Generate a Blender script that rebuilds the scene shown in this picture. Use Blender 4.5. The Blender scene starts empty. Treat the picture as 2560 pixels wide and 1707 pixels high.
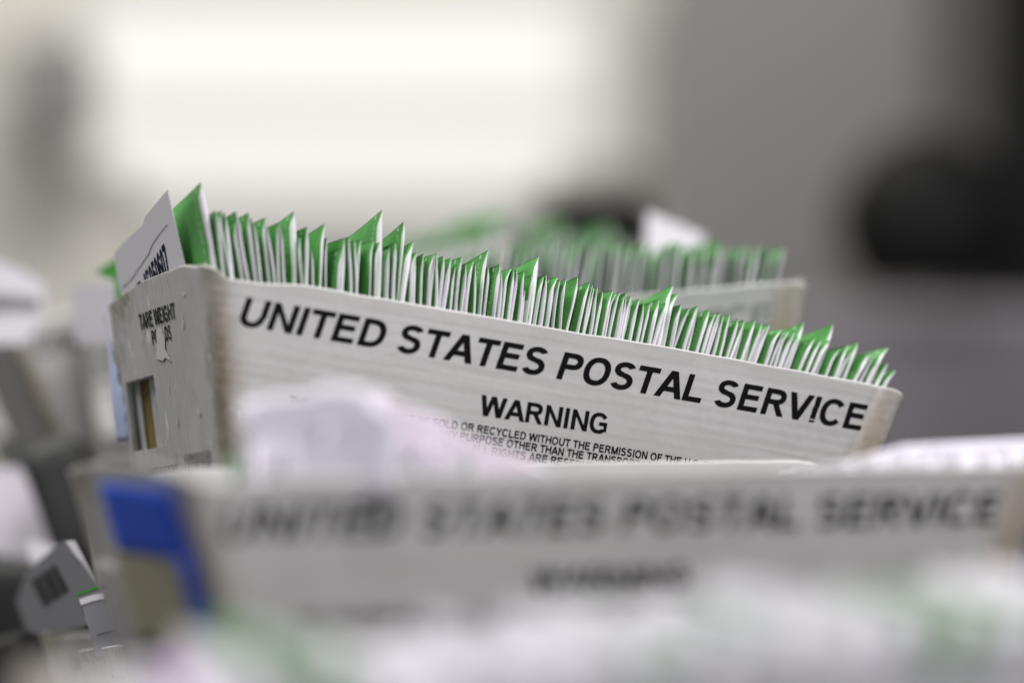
import bpy, bmesh, math, random
from math import radians as rd, sin, cos, pi, tan
from mathutils import Matrix, Vector, noise

SC = bpy.context.scene
COL = SC.collection
# ------------------------------------------------------------------ camera
CZ = 1.30
LENS = 105.0
FPX = LENS / 36 * 2560
cam = bpy.data.cameras.new('camera'); cam.lens = LENS; cam.sensor_width = 36
cam.clip_start = 0.05; cam.clip_end = 200
cam.dof.use_dof = True; cam.dof.focus_distance = 2.21; cam.dof.aperture_fstop = 1.4
camo = bpy.data.objects.new('camera', cam); COL.objects.link(camo)
camo.location = (0, 0, CZ); camo.rotation_euler = (rd(90), 0, 0)
SC.camera = camo
# ------------------------------------------------------------------ light
w = bpy.data.worlds.new('World'); SC.world = w; w.use_nodes = True
w.node_tree.nodes['Background'].inputs[0].default_value = (.93, .94, 1.0, 1)
w.node_tree.nodes['Background'].inputs[1].default_value = .21
def area(name, loc, target, sx, sy, power, col):
    l = bpy.data.lights.new(name, 'AREA'); l.shape = 'RECTANGLE'; l.size = sx; l.size_y = sy
    l.energy = power; l.color = col
    o = bpy.data.objects.new(name, l); COL.objects.link(o); o.location = loc
    o.rotation_euler = (Vector(target) - Vector(loc)).to_track_quat('-Z', 'Y').to_euler()
    return o
area('unseen_lamp', (1.0, .9, 3.9), (.1, 2.2, 1.1), 2.2, 1.6, 142, (1, .97, .99))
area('unseen_lamp', (-1.7, 2.5, 3.8), (0, 2.2, 1.1), 1.4, 1.4, 82, (1, .98, .95))  # lamp added to light left-facing envelope tops and the end wall
area('unseen_lamp', (-.5, 6.3, 5.2), (-.6, 9.2, 1.4), 3, 1.5, 205, (1, .97, .9))  # lamp added to brighten the back wall
vs = SC.view_settings
vs.view_transform = 'Standard'; vs.look = 'None'; vs.exposure = 0; vs.gamma = 1
vs.use_curve_mapping = False

# ------------------------------------------------------------------ helpers
def P(u, v, Y):
    """world point seen at photo position (u, v) at the distance Y"""
    return Vector((Y * (u - 1280) / FPX, Y, CZ - Y * (v - 853.5) / FPX))
def tag(o, label=None, cat=None, group=None, kind=None):
    if label: o['label'] = label
    if cat: o['category'] = cat
    if group: o['group'] = group
    if kind: o['kind'] = kind
    return o
def mesh(name, verts, faces, mats, parent=None, mi=None, smooth=False):
    me = bpy.data.meshes.new(name); me.from_pydata([tuple(v) for v in verts], [], faces)
    for m in (mats if isinstance(mats, list) else [mats]): me.materials.append(m)
    if mi: me.polygons.foreach_set('material_index', mi)
    if smooth: me.polygons.foreach_set('use_smooth', [True] * len(me.polygons))
    me.update()
    o = bpy.data.objects.new(name, me); COL.objects.link(o)
    if parent: o.parent = parent
    return o
def empty(name, mat=None):
    o = bpy.data.objects.new(name, None); COL.objects.link(o); o.empty_display_size = .05
    if mat is not None: o.matrix_world = mat
    return o
def box(name, c, s, mat, parent=None, bev=.01, rot=0):
    bm = bmesh.new(); bmesh.ops.create_cube(bm, size=1)
    bmesh.ops.scale(bm, vec=s, verts=bm.verts)
    if bev: bmesh.ops.bevel(bm, geom=bm.edges[:], offset=bev, segments=3, affect='EDGES', profile=.5)
    me = bpy.data.meshes.new(name); bm.to_mesh(me); bm.free(); me.materials.append(mat)
    o = bpy.data.objects.new(name, me); COL.objects.link(o); o.location = c; o.rotation_euler = (0, 0, rot)
    if parent: o.parent = parent
    return o
def copy_tree(o, parent=None):
    c = o.copy(); COL.objects.link(c); c.parent = parent
    for ch in KIDS.get(o.name, []): copy_tree(ch, c)
    return c
KIDS = {}

# ------------------------------------------------------------------ materials
class N:
    def __init__(s, name, rough=.6, spec=.4):
        s.m = bpy.data.materials.new(name); s.m.use_nodes = True; s.t = s.m.node_tree
        s.b = s.t.nodes['Principled BSDF']; s.b.inputs['Roughness'].default_value = rough
        s.b.inputs['Specular IOR Level'].default_value = spec
    def n(s, kind, **k):
        x = s.t.nodes.new('ShaderNode' + kind)
        for a, b in k.items():
            if hasattr(x, a): setattr(x, a, b)
            else: x.inputs[a.replace('_', ' ')].default_value = b
        return x
    def l(s, a, b): s.t.links.new(a, b)
    def val(s, x): return x
    def math(s, op, a, b=None, c=None, clamp=False):
        x = s.t.nodes.new('ShaderNodeMath'); x.operation = op; x.use_clamp = clamp
        for i, v in enumerate((a, b, c)):
            if v is None: continue
            if isinstance(v, (int, float)): x.inputs[i].default_value = v
            else: s.l(v, x.inputs[i])
        return x.outputs[0]
    def noise(s, scale, detail=3, vec=None, stretch=None, rough=.55):
        x = s.n('TexNoise'); x.inputs['Scale'].default_value = scale; x.inputs['Detail'].default_value = detail
        x.inputs['Roughness'].default_value = rough
        v = vec if vec is not None else s.obj()
        if stretch:
            mp = s.n('Mapping'); mp.inputs['Scale'].default_value = stretch; s.l(v, mp.inputs[0]); v = mp.outputs[0]
        s.l(v, x.inputs['Vector']); return x.outputs[0]
    def obj(s):
        if not hasattr(s, '_o'): s._o = s.n('TexCoord').outputs['Object']
        return s._o
    def xyz(s):
        x = s.n('SeparateXYZ'); s.l(s.obj(), x.inputs[0]); return x.outputs
    def rand(s):
        if not hasattr(s, '_r'): s._r = s.n('ObjectInfo').outputs['Random']
        return s._r
    def step(s, v, a, b):           # smooth 0..1 between a and b
        x = s.n('MapRange'); x.interpolation_type = 'SMOOTHSTEP'
        x.inputs['From Min'].default_value = a; x.inputs['From Max'].default_value = b
        s.l(v, x.inputs['Value']); return x.outputs[0]
    def mix(s, f, a, b):
        x = s.t.nodes.new('ShaderNodeMix'); x.data_type = 'RGBA'
        for i, v in ((0, f), (6, a), (7, b)):
            if isinstance(v, (int, float)): x.inputs[i].default_value = v
            elif isinstance(v, tuple): x.inputs[i].default_value = (*v, 1)
            else: s.l(v, x.inputs[i])
        return x.outputs[2]
    def base(s, c):
        if isinstance(c, tuple): s.b.inputs['Base Color'].default_value = (*c, 1)
        else: s.l(c, s.b.inputs['Base Color'])
        return s
    def bump(s, h, strength, dist):
        x = s.n('Bump'); x.inputs['Strength'].default_value = strength; x.inputs['Distance'].default_value = dist
        s.l(h, x.inputs['Height']); s.l(x.outputs[0], s.b.inputs['Normal']); return s
def flat(name, c, rough=.7, spec=.3, var=.12, scale=30):
    m = N(name, rough, spec)
    f = m.noise(scale, 3)
    m.base(m.mix(f, tuple(x * (1 - var) for x in c), tuple(min(1, x * (1 + var)) for x in c)))
    return m.m

L, W, H = .552, .29, .155
TE, TS = tan(rd(15)), tan(rd(5))

def tray_mat():
    m = N('white_corrugated_plastic', .42, .45)
    x, y, z = m.xyz()
    big = m.noise(9, 4)
    streakx = m.noise(1, 3, stretch=(3, 3, 105))
    streaky = m.noise(1, 4, stretch=(130, 130, 7))
    fine = m.noise(160, 3)
    # which wall: distance beyond the two end walls and the two long walls
    zz = m.math('MULTIPLY', z, -1)
    ex = m.math('SUBTRACT', x, m.math('MULTIPLY', zz, TE))                 # 0 on the left end wall
    ex2 = m.math('SUBTRACT', m.math('SUBTRACT', L, x), m.math('MULTIPLY', zz, TE))
    exm = m.math('MINIMUM', ex, ex2)
    ey = m.math('SUBTRACT', y, m.math('MULTIPLY', zz, TS))
    ey2 = m.math('SUBTRACT', m.math('SUBTRACT', W, y), m.math('MULTIPLY', zz, TS))
    eym = m.math('MINIMUM', ey, ey2)
    onend = m.step(m.math('SUBTRACT', eym, exm), 0, .004)                   # 1 on end walls
    streak = m.mix(onend, streakx, streaky)
    c = m.mix(m.step(big, .3, .7), (.57, .568, .555), (.64, .635, .625))
    c = m.mix(m.math('MULTIPLY', m.step(streak, .42, .62), .45), c, (.49, .485, .46))
    c = m.mix(m.math('MULTIPLY', m.step(streak, .54, .68), .45), c, (.73, .725, .71))
    # stained, rubbed corners (distance to the corner line along both walls)
    r = m.math('MAXIMUM', exm, eym)
    wob = m.math('ADD', r, m.math('MULTIPLY', m.math('SUBTRACT', m.noise(22, 4), .5), .035))
    sc = m.math('SUBTRACT', 1, m.step(wob, .005, .027))
    sc = m.math('MULTIPLY', sc, m.math('ADD', .25, m.step(m.noise(14, 4, stretch=(1, 1, .5)), .35, .65)), clamp=True)
    c = m.mix(m.math('MULTIPLY', sc, .85), c, m.mix(m.step(m.noise(35, 3), .4, .6), (.27, .23, .13), (.42, .34, .27)))
    # tan scrapes close to the top of the end wall, far side
    sp = m.math('MULTIPLY', m.step(y, .19, .215), m.math('SUBTRACT', 1, m.step(y, .262, .275)))
    sp = m.math('MULTIPLY', sp, m.math('SUBTRACT', 1, m.step(m.math('ADD', zz, m.math('MULTIPLY', m.noise(1, 4, stretch=(300, 300, 20)), .03)), .018, .046)))
    sp = m.math('MULTIPLY', sp, m.math('MULTIPLY', onend, m.step(m.noise(1, 5, stretch=(330, 330, 70)), .43, .52)))
    c = m.mix(m.math('MULTIPLY', sp, .8), c, (.25, .21, .12))
    # smudges down the end wall
    sm = m.math('MULTIPLY', onend, m.step(m.noise(1, 4, stretch=(40, 40, 22)), .55, .70))
    c = m.mix(m.math('MULTIPLY', sm, .5), c, (.30, .27, .17))
    # small white scuffs, with clear-tape glints put into the colour
    wf = m.math('MULTIPLY', onend, m.step(m.noise(1, 4, stretch=(60, 60, 24)), .63, .67))
    c = m.mix(m.math('MULTIPLY', wf, .85), c, (.93, .91, .90))
    c = m.mix(m.math('MULTIPLY', m.step(fine, .45, .75), .14), c, (.42, .40, .36))
    m.base(c)
    # flutes of the corrugated sheet: lengthways on the long walls, upright on the ends
    fx = m.math('SINE', m.math('MULTIPLY', z, 2 * pi / .0075))
    fy = m.math('SINE', m.math('MULTIPLY', y, 2 * pi / .0088))
    h = m.mix(onend, fx, fy)
    h = m.math('ADD', m.math('MULTIPLY', h, m.math('ADD', .16, m.math('MULTIPLY', onend, .5))), m.math('MULTIPLY', m.noise(60, 3), 1.6))
    m.bump(h, .22, .0009)
    tr = m.t.nodes.new('ShaderNodeBsdfTranslucent')
    m.l(c, tr.inputs['Color'])
    ms = m.t.nodes.new('ShaderNodeMixShader'); ms.inputs[0].default_value = .12
    out = m.t.nodes['Material Output']
    m.l(m.b.outputs[0], ms.inputs[1]); m.l(tr.outputs[0], ms.inputs[2]); m.l(ms.outputs[0], out.inputs['Surface'])
    return m.m
M_TRAY = tray_mat()

def ink_mat(name, c, wear=.0, cover=(.62, .61, .6)):
    m = N(name, .8, .08)
    f = m.step(m.noise(420, 4, rough=.7), .72 - wear, .80 - wear)
    m.base(m.mix(m.math('MULTIPLY', f, .8), c, cover)); return m.m
M_INK = ink_mat('black_ink', (.006, .006, .007))
M_WORN = ink_mat('worn_black_ink', (.03, .03, .03), .13)
M_FAINT = ink_mat('faint_ink', (.20, .20, .20), .2)
M_NAVY = ink_mat('navy_print', (.012, .016, .045))

def env_mat(kind):
    """left face of an envelope; the printed green leaves a white border near the front edge"""
    m = N('envelope_paper_' + kind, .62, .3)
    x, y, z = m.xyz()
    r = m.rand()
    white = m.mix(m.step(m.noise(40, 3), .3, .7), (.80, .775, .83), (.86, .835, .88))
    white = m.mix(m.math('MULTIPLY', m.step(r, .2, 1), .22), white, (.66, .64, .66))
    green = m.mix(m.step(m.noise(25, 3), .3, .7), (.070, .28, .060), (.115, .37, .095))
    green = m.mix(m.math('MULTIPLY', m.step(m.noise(500, 2), .62, .68), .10), green, (.5, .7, .5))
    top = m.step(z, -.012, -.001)                                            # 1 at the top
    bw = m.math('ADD', .0014, m.math('MULTIPLY', r, .0026))
    border = m.math('MULTIPLY', bw, m.math('SUBTRACT', 1, top))
    border = m.math('ADD', border, m.math('MULTIPLY', m.math('SUBTRACT', m.noise(55, 2), .5), .0016))
    d = m.math('SUBTRACT', y, border)
    g = m.step(d, -.0002, .0004)
    if kind == 'white':      # green only on the folded flap at the top
        g = m.math('MULTIPLY', g, m.step(m.math('ADD', z, m.math('MULTIPLY', r, .012)), -.0150, -.0142))
    if kind == 'right':
        g = m.math('MULTIPLY', m.step(z, -.0068, -.0062), 1)
    if kind == 'plain':
        g = m.math('MULTIPLY', 0, 0)
    # pale printed marks down the border of the green
    if kind == 'green':
        k = m.math('MULTIPLY', m.step(y, .011, .0114), m.math('SUBTRACT', 1, m.step(y, .0146, .015)))
        k = m.math('MULTIPLY', k, m.step(m.noise(1, 3, stretch=(1, 260, 420)), .52, .56))
        k = m.math('MULTIPLY', k, m.step(r, .45, .5))
        green = m.mix(m.math('MULTIPLY', k, .55), green, (.72, .82, .72))
    m.base(m.mix(g, white, green))
    m.bump(m.noise(70, 3), .15, .0010)
    return m.m
ME_G, ME_W, ME_R, ME_P = env_mat('green'), env_mat('white'), env_mat('right'), env_mat('plain')
M_CARD = flat('white_card', (.80, .785, .83), .6, .3, .03, 20)
M_PRINT = flat('pale_print', (.62, .76, .63), .6, .3, .05)

# ------------------------------------------------------------------ stroke letters
def glyphs(sw=.18, hw=.15):
    G = {}
    def q(*p): return [list(p)]
    def V(x, y0=0, y1=1, w=None): w = w or sw; return q((x, y0), (x + w, y0), (x + w, y1), (x, y1))
    def Hb(x0, x1, y, h=None): h = h or hw; return q((x0, y), (x1, y), (x1, y + h), (x0, y + h))
    def D(x0, y0, x1, y1, w=None):
        w = w or sw * 1.12; return q((x0, y0), (x0 + w, y0), (x1 + w, y1), (x1, y1))
    def arc(cx, cy, rx, ry, a0, a1, e=2.25):
        n = max(4, int(abs(a1 - a0) / 14)); out = []
        def pt(a, rx, ry):
            c, s = cos(rd(a)), sin(rd(a)); k = (abs(c) ** e + abs(s) ** e) ** (-1 / e)
            return (cx + rx * c * k, cy + ry * s * k)
        for i in range(n):
            a, b = a0 + (a1 - a0) * i / n, a0 + (a1 - a0) * (i + 1) / n
            p = [pt(a, rx, ry), pt(b, rx, ry), pt(b, rx - sw, ry - hw), pt(a, rx - sw, ry - hw)]
            out.append(p if a1 < a0 else p[::-1])
        return out
    G['A'] = (1.0, D(0, 0, .39, 1) + D(.80, 0, .41, 1) + Hb(.22, .78, .22))
    G['B'] = (.98, V(.07) + Hb(.07, .55, 0) + Hb(.07, .55, 1 - hw) + Hb(.07, .55, .45) + arc(.5, .725, .38, .275, -90, 90) + arc(.5, .30, .43, .30, -90, 90))
    G['C'] = (1.0, arc(.51, .5, .47, .52, 38, 322))
    G['D'] = (1.0, V(.08) + Hb(.08, .48, 0) + Hb(.08, .48, 1 - hw) + arc(.46, .5, .49, .5, -90, 90))
    G['E'] = (.93, V(.08) + Hb(.08, .85, 0) + Hb(.08, .82, 1 - hw) + Hb(.08, .78, .44))
    G['F'] = (.85, V(.08) + Hb(.08, .80, 1 - hw) + Hb(.08, .70, .44))
    G['G'] = (1.08, arc(.52, .5, .48, .52, 36, 315) + Hb(.54, .97, .38) + V(.80, .10, .40, .17))
    G['H'] = (1.0, V(.08) + V(.74) + Hb(.08, .9, .44))
    G['I'] = (.39, V(.10))
    G['J'] = (.78, V(.52, .28) + arc(.38, .30, .32, .32, 180, 360))
    G['K'] = (1.0, V(.08) + D(.70, 0, .26, .62) + D(.14, .34, .70, 1))
    G['L'] = (.85, V(.08) + Hb(.08, .81, 0))
    G['M'] = (1.16, V(.08) + V(.90) + D(.48, 0, .08, 1) + D(.48, 0, .88, 1))
    G['N'] = (1.0, V(.08) + V(.74) + D(.72, 0, .08, 1, .2))
    G['O'] = (1.08, arc(.54, .5, .49, .52, 0, 360))
    G['P'] = (.93, V(.08) + Hb(.08, .52, 1 - hw) + Hb(.08, .52, .40) + arc(.50, .70, .38, .30, -90, 90))
    G['Q'] = (1.08, arc(.54, .5, .49, .52, 0, 360) + D(.80, -.06, .55, .26))
    G['R'] = (1.0, V(.08) + Hb(.08, .55, 1 - hw) + Hb(.08, .55, .42) + arc(.53, .71, .38, .29, -90, 90) + D(.74, 0, .44, .46))
    G['S'] = (.93, arc(.455, .74, .39, .28, 25, 270, 2.1) + arc(.455, .3, .41, .315, 90, -155, 2.1))
    G['T'] = (.85, V(.335) + Hb(.02, .83, 1 - hw))
    G['U'] = (1.0, V(.08, .36) + V(.74, .36) + arc(.50, .37, .42, .39, 180, 360))
    G['V'] = (.93, D(.365, 0, 0, 1) + D(.365, 0, .73, 1))
    G['W'] = (1.32, D(.22, 0, 0, 1) + D(.24, 0, .54, 1) + D(.88, 0, .56, 1) + D(.90, 0, 1.11, 1))
    G['X'] = (.93, D(0, 0, .70, 1) + D(.70, 0, 0, 1))
    G['Y'] = (.93, V(.37, 0, .45) + D(.36, .42, 0, 1) + D(.36, .42, .72, 1))
    G['Z'] = (.85, Hb(.03, .82, 0) + Hb(.05, .80, 1 - hw) + D(.04, .1, .56, .9))
    G['.'] = (.39, V(.10, 0, .18)); G[' '] = (.39, []); G['-'] = (.47, Hb(.05, .42, .3))
    G[','] = (.39, V(.10, -.15, .18))
    G['0'] = (.78, arc(.39, .5, .35, .51, 0, 360)); G['1'] = (.78, V(.32) + D(.10, .72, .30, .98, .15))
    G['2'] = (.78, arc(.39, .70, .35, .30, -10, 165) + Hb(.04, .73, 0) + D(.04, .1, .50, .62))
    G['4'] = (.78, V(.46) + Hb(.02, .76, .22) + D(.02, .3, .40, 1)); G['7'] = (.78, Hb(.04, .74, 1 - hw) + D(.18, 0, .50, .9))
    G['5'] = (.78, arc(.38, .33, .36, .34, -150, 120) + Hb(.12, .70, 1 - hw) + V(.10, .45, 1, .16))
    G['6'] = (.78, arc(.39, .33, .36, .34, 0, 360) + arc(.41, .5, .38, .51, 40, 200)); G['9'] = G['6']
    G['3'] = (.78, arc(.37, .74, .34, .27, -90, 160) + arc(.37, .30, .36, .31, -160, 90))
    return G
GL = glyphs(.218, .182); GLB = glyphs(.215, .178)
def layout(txt, G=GL, shear=0.0, track=0.0):
    """list of (polygon, advance) in cap-height units, total width"""
    x = 0; out = []
    for ch in txt:
        adv, polys = G[ch]
        for p in polys: out.append([(x + a + shear * b, b) for a, b in p])
        x += adv + track
    return out, x
def text_mesh(name, items, mapf, mat, parent, depth=.00012):
    """items: polygons in 2D; mapf(a, b, lift) -> 3D; long quads are cut so they follow the wall"""
    vs_, fs = [], []
    for k, poly in enumerate(items):
        b0 = len(vs_); lift = depth + (k % 7) * .000012
        for a, b in poly: vs_.append(mapf(a, b, lift))
        fs.append(tuple(range(b0, b0 + len(poly))))
    return mesh(name, vs_, fs, mat, parent)

# ------------------------------------------------------------------ tray
def lerp_tab(tab, x):
    if x <= tab[0][0]: return tab[0][1]
    for (a, p), (b, q_) in zip(tab, tab[1:]):
        if x <= b:
            t = (x - a) / (b - a); t = t * t * (3 - 2 * t); return p + (q_ - p) * t
    return tab[-1][1]
RIMF = [(0, .003), (.006, .001), (.014, -.0040), (.035, -.0030), (.075, .0012), (.27, .0022), (.36, .0038), (.53, .0040), (.546, .002), (L, .001)]
RIME = [(0, .003), (.02, .0045), (.06, .0085), (.15, .0080), (.235, .0040), (.275, .001), (W, -.002)]
HY0, HY1, HZ0, HZ1 = .168, .252, -.0605, -.1125
def wall_bow(side, s):
    """how far a wall bulges outward at fraction s of its length"""
    return (.0035 if side in (0, 2) else .002) * sin(pi * min(1, max(0, s)))
def front_y(x, z):      # outer face of the front long wall
    f = max(0, min(1, x / L)); prof = sin(pi * f) * .0035
    return TS * -z - prof * max(0, 1 + z / H)
def end_x(y, z):        # outer face of the left end wall
    f = max(0, min(1, y / W)); prof = sin(pi * f) * .002
    return TE * -z - prof * max(0, 1 + z / H)
def make_tray_mesh():
    TH = .0042
    R_ = .015
    # perimeter stations: (side, frac or arc)
    ys = sorted(set([R_ + (W - 2 * R_) * i / 20 for i in range(21)] + [HY0, HY1, (HY0 + HY1) / 2]))
    ys = [y for y in ys if y in (HY0, HY1) or (abs(y - HY0) > .004 and abs(y - HY1) > .004)]
    xs = [R_ + (L - 2 * R_) * i / 44 for i in range(45)]
    st = []
    for x in xs: st.append(('f', x))
    for i in range(1, 6): st.append(('c', 1, -90 + 15 * i))
    for y in ys: st.append(('r', y))
    for i in range(1, 6): st.append(('c', 2, 15 * i))
    for x in reversed(xs): st.append(('b', x))
    for i in range(1, 6): st.append(('c', 3, 90 + 15 * i))
    for y in reversed(ys): st.append(('l', y))
    for i in range(1, 6): st.append(('c', 0, 180 + 15 * i))
    def pos(s, z, off):
        e, t = TE * -z, TS * -z; k = max(0, 1 + z / H)
        r = R_ - off
        if s[0] == 'f':
            x = e + R_ + (L - 2 * e - 2 * R_) * (s[1] - R_) / (L - 2 * R_) if False else None
            x = max(e + R_, min(L - e - R_, e + R_ + (L - 2 * e - 2 * R_) * (s[1] - R_) / (L - 2 * R_)))
            return Vector((x, t + off - sin(pi * x / L) * .0035 * k, z))
        if s[0] == 'b':
            x = e + R_ + (L - 2 * e - 2 * R_) * (s[1] - R_) / (L - 2 * R_)
            return Vector((x, W - t - off + sin(pi * x / L) * .0035 * k, z))
        if s[0] in 'rl':
            # stations keep their own y through the height, so the hand hole stays upright
            y = max(t + R_, min(W - t - R_, s[1]))
            bw = sin(pi * y / W) * .002 * k
            return Vector((e + off - bw, y, z)) if s[0] == 'l' else Vector((L - e - off + bw, y, z))
        cx = [e + R_, L - e - R_, L - e - R_, e + R_][s[1]]; cy = [t + R_, t + R_, W - t - R_, W - t - R_][s[1]]
        return Vector((cx + r * cos(rd(s[2])), cy + r * sin(rd(s[2])), z))
    def rim(s):
        p = pos(s, 0, 0)
        dx, dy = min(p.x, L - p.x), min(p.y, W - p.y)
        zf = lerp_tab(RIMF, p.x); ze = lerp_tab(RIME, p.y)
        wgt = max(0, min(1, .5 + (dx - dy) / .02))
        return zf * wgt + ze * (1 - wgt)
    zo = [0, -.0012, -.0045, -.010, -.0125, -.0135, -.022, -.035, -.048, HZ0, -.075, -.095, HZ1, -.125, -.14, -H]
    vs_, fs = [], []
    def ring(z, off, rimk, lip=0):
        b = len(vs_)
        for s in st:
            p = pos(s, z, off - lip)
            dz = rim(s) * rimk + (noise.noise(Vector((p.x * 40, p.y * 40, 3))) * .0006 if rimk else 0)
            q_ = pos(s, z + dz, off - lip); vs_.append(Vector((q_.x, q_.y, z + dz)))
        return b
    n = len(st); rings = []
    for i, z in enumerate(zo):
        off = .0012 if i == 0 else 0
        lip = .0004 if -.0046 < z < -.001 else 0
        rings.append(ring(z, off, 1 if z > -.03 else max(0, 1 + (z + .03) / .03), lip))
    inner = []
    for i, z in enumerate(reversed(zo)):
        off = TH if z else TH - .0012
        zz = max(z, -H + .004)
        inner.append(ring(zz, off, 1 if z > -.03 else max(0, 1 + (z + .03) / .03)))
    allr = rings + inner
    m = len(zo)
    def inhole(ri, si):
        a, b = st[si], st[(si + 1) % n]
        if a[0] not in 'lr' or b[0] not in 'lr' or a[0] != b[0]: return False
        y0, y1 = sorted((a[1], b[1]))
        if y0 < HY0 - 1e-6 or y1 > HY1 + 1e-6: return False
        pass
        if ri < m - 1: za, zb = zo[ri], zo[ri + 1]
        elif ri >= m and ri < 2 * m - 1: k = 2 * m - 1 - ri; za, zb = zo[k - 1], zo[k]
        else: return False
        return za <= HZ0 + 1e-6 and zb >= HZ1 - 1e-6
    for r in range(len(allr) - 1):
        for s in range(n):
            if inhole(r, s): continue
            a, b = allr[r], allr[r + 1]; s2 = (s + 1) % n
            fs.append((a + s2, a + s, b + s, b + s2))
    # reveal of the hand holes
    for side in 'lr':
        idx = [i for i, s in enumerate(st) if s[0] == side and HY0 - 1e-6 <= s[1] <= HY1 + 1e-6]
        k0, k1 = zo.index(HZ0), zo.index(HZ1)
        def o_(i, k): return rings[k] + i
        def i_(i, k): return inner[m - 1 - k] + i
        for a, b in zip(idx, idx[1:]):
            fs.append((o_(a, k0), o_(b, k0), i_(b, k0), i_(a, k0)))
            fs.append((o_(b, k1), o_(a, k1), i_(a, k1), i_(b, k1)))
        for k in range(k0, k1):
            for i, fl in ((idx[0], 0), (idx[-1], 1)):
                qd = (o_(i, k), o_(i, k + 1), i_(i, k + 1), i_(i, k)); fs.append(qd if fl else qd[::-1])
    fs.append(tuple(rings[-1] + i for i in range(n))[::-1])
    fs.append(tuple(inner[0] + i for i in range(n)))
    return vs_, fs

def front_map(x0, z0, h, shear=0):
    def f(a, b, lift):
        z = z0 + b * h; x = x0 + a * h
        return Vector((x, front_y(x, z) - lift, z))
    return f
def fit_line(txt, x0, x1, zb, h, G=GL, shear=0):
    polys, wd = layout(txt, G, shear)
    k = (x1 - x0) / (wd * h)
    return [[(a * k, b) for a, b in p] for p in polys], front_map(x0, zb, h)
def end_map(y0, y1, zb, h, wd, zt=0):
    """text on the left end wall reads from far (large y) to near (small y)"""
    def f(a, b, lift):
        t = a / wd; y = y0 + (y1 - y0) * t; z = zb + zt * t + b * h
        return Vector((end_x(y, z) - .0004 - lift, y, z))
    return f
def make_tray():
    t = empty('mail_tray')
    v, f = make_tray_mesh()
    body = mesh('tray_body', v, f, M_TRAY, t, smooth=False)
    me = body.data
    me.polygons.foreach_set('use_smooth', [True] * len(me.polygons))
    bm = bmesh.new(); bm.from_mesh(me); bmesh.ops.recalc_face_normals(bm, faces=bm.faces)
    for e in bm.edges:
        if len(e.link_faces) == 2 and e.calc_face_angle(0) > .6: e.smooth = False
    bm.to_mesh(me); bm.free()
    kids = [body]
    # big italic line, letter by letter so that the worn I and S can be nicked
    txt = 'UNITED STATES POSTAL SERVICE'
    polys, wd = layout(txt, GL, .175)
    h = .0200; k = (.5245 - .0235) / (wd * h)
    big = []
    for p in polys: big += [[(a * k, b) for a, b in p]]
    # nick in the I of SERVICE
    pre, _ = layout('UNITED STATES POSTAL SERV', GL, .175); post, _ = layout('UNITED STATES POSTAL SERVI', GL, .175)
    ip = big[len(pre)]
    def cut(p, b0, b1):
        (x0, _), (x1, _), (x2, _), (x3, _) = p
        return [(x0 + (x3 - x0) * b0, b0), (x1 + (x2 - x1) * b0, b0), (x2 + (x1 - x2) * (1 - b1), b1), (x3 + (x0 - x3) * (1 - b1), b1)]
    big[len(pre)] = cut(ip, .13, .57); big += [[(a + .02, b) for a, b in cut(ip, .575, 1.0)], cut(ip, 0, .075)]
    m1 = front_map(.0255, -.0350, h)
    def bigmap(a, b, lift):
        v = m1(a, b, lift); v.z += .0028 * v.x / L; v.y = front_y(v.x, v.z) - lift - .0001; return v
    kids.append(text_mesh('printed_name', big, bigmap, M_INK, t))
    pl, mf = fit_line('WARNING', .2155, .3180, -.0690, .0147, GLB)
    def warn(a, b, lift):
        v = mf(a, b, lift); v.z += .0015 * (v.x - .2155) / .1; v.y = front_y(v.x, v.z) - lift - .0001; return v
    kids.append(text_mesh('printed_warning', pl, warn, M_INK, t))
    small = []; lines = [('THIS CONTAINER MAY NOT BE SOLD OR RECYCLED WITHOUT THE PERMISSION OF THE U.S. POSTAL SERVICE', .0733, .4600, -.0815),
        ('OR USED FOR ANY PURPOSE OTHER THAN THE TRANSPORTATION OF MAIL', .137, .4000, -.0885),
        ('ALL RIGHTS ARE RESERVED', .214, .316, -.0955)]
    for s_, x0, x1, zb in lines:
        pl, wd_ = layout(s_, GLB); kk = (x1 - x0) / wd_
        small += [[(x0 + a * kk, zb + b * .0056 + .0024 * (x0 + a * kk - .2) / .4) for a, b in p] for p in pl]
    kids.append(text_mesh('printed_notice', small, lambda a, b, lf: Vector((a, front_y(a, b) - lf - .0001, b)), M_INK, t))
    # end wall print
    pl, wd_ = layout('TARE WEIGHT', GLB)
    kids.append(text_mesh('printed_weight_line', pl, end_map(.187, .088, -.0265, .0115, wd_, .0000), M_WORN, t))
    pl, wd_ = layout('POUNDS', GLB); n0 = len(layout('PO', GLB)[0]); n1 = len(layout('POUN', GLB)[0])
    kids.append(text_mesh('printed_unit', pl[:n0] + pl[n1:], end_map(.158, .104, -.0395, .0100, wd_), M_WORN, t))
    pl, wd_ = layout('UNITED STATES', GL)
    kids.append(text_mesh('faint_print', pl, end_map(.215, .131, -.1340, .0072, wd_), M_FAINT, t))
    pl, wd_ = layout('CORRUGATED', GLB); p2, w2 = layout('LETTER TRAY', GLB)
    blk = [[(a / wd_, b * .5 + .5) for a, b in p] for p in pl] + [[(a / w2, b * .48 - .08) for a, b in p] for p in p2]
    kids.append(text_mesh('faint_print', blk, end_map(.112, .044, -.1315, .0105, 1), M_FAINT, t))
    # end wall folded round the right corner: a thick rounded sleeve
    vs_, fs = [], []; prof = [(-.020, -.0006), (-.012, -.0016), (-.002, -.0020), (.004, -.0012), (.0060, .0012), (.0072, .005), (.0075, .014), (.0070, .030), (.006, .06), (.001, .10)]
    zz_ = [.0035, .003, .0005, -.004, -.012, -.03, -.06, -.09, -.12, -.15]
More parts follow.
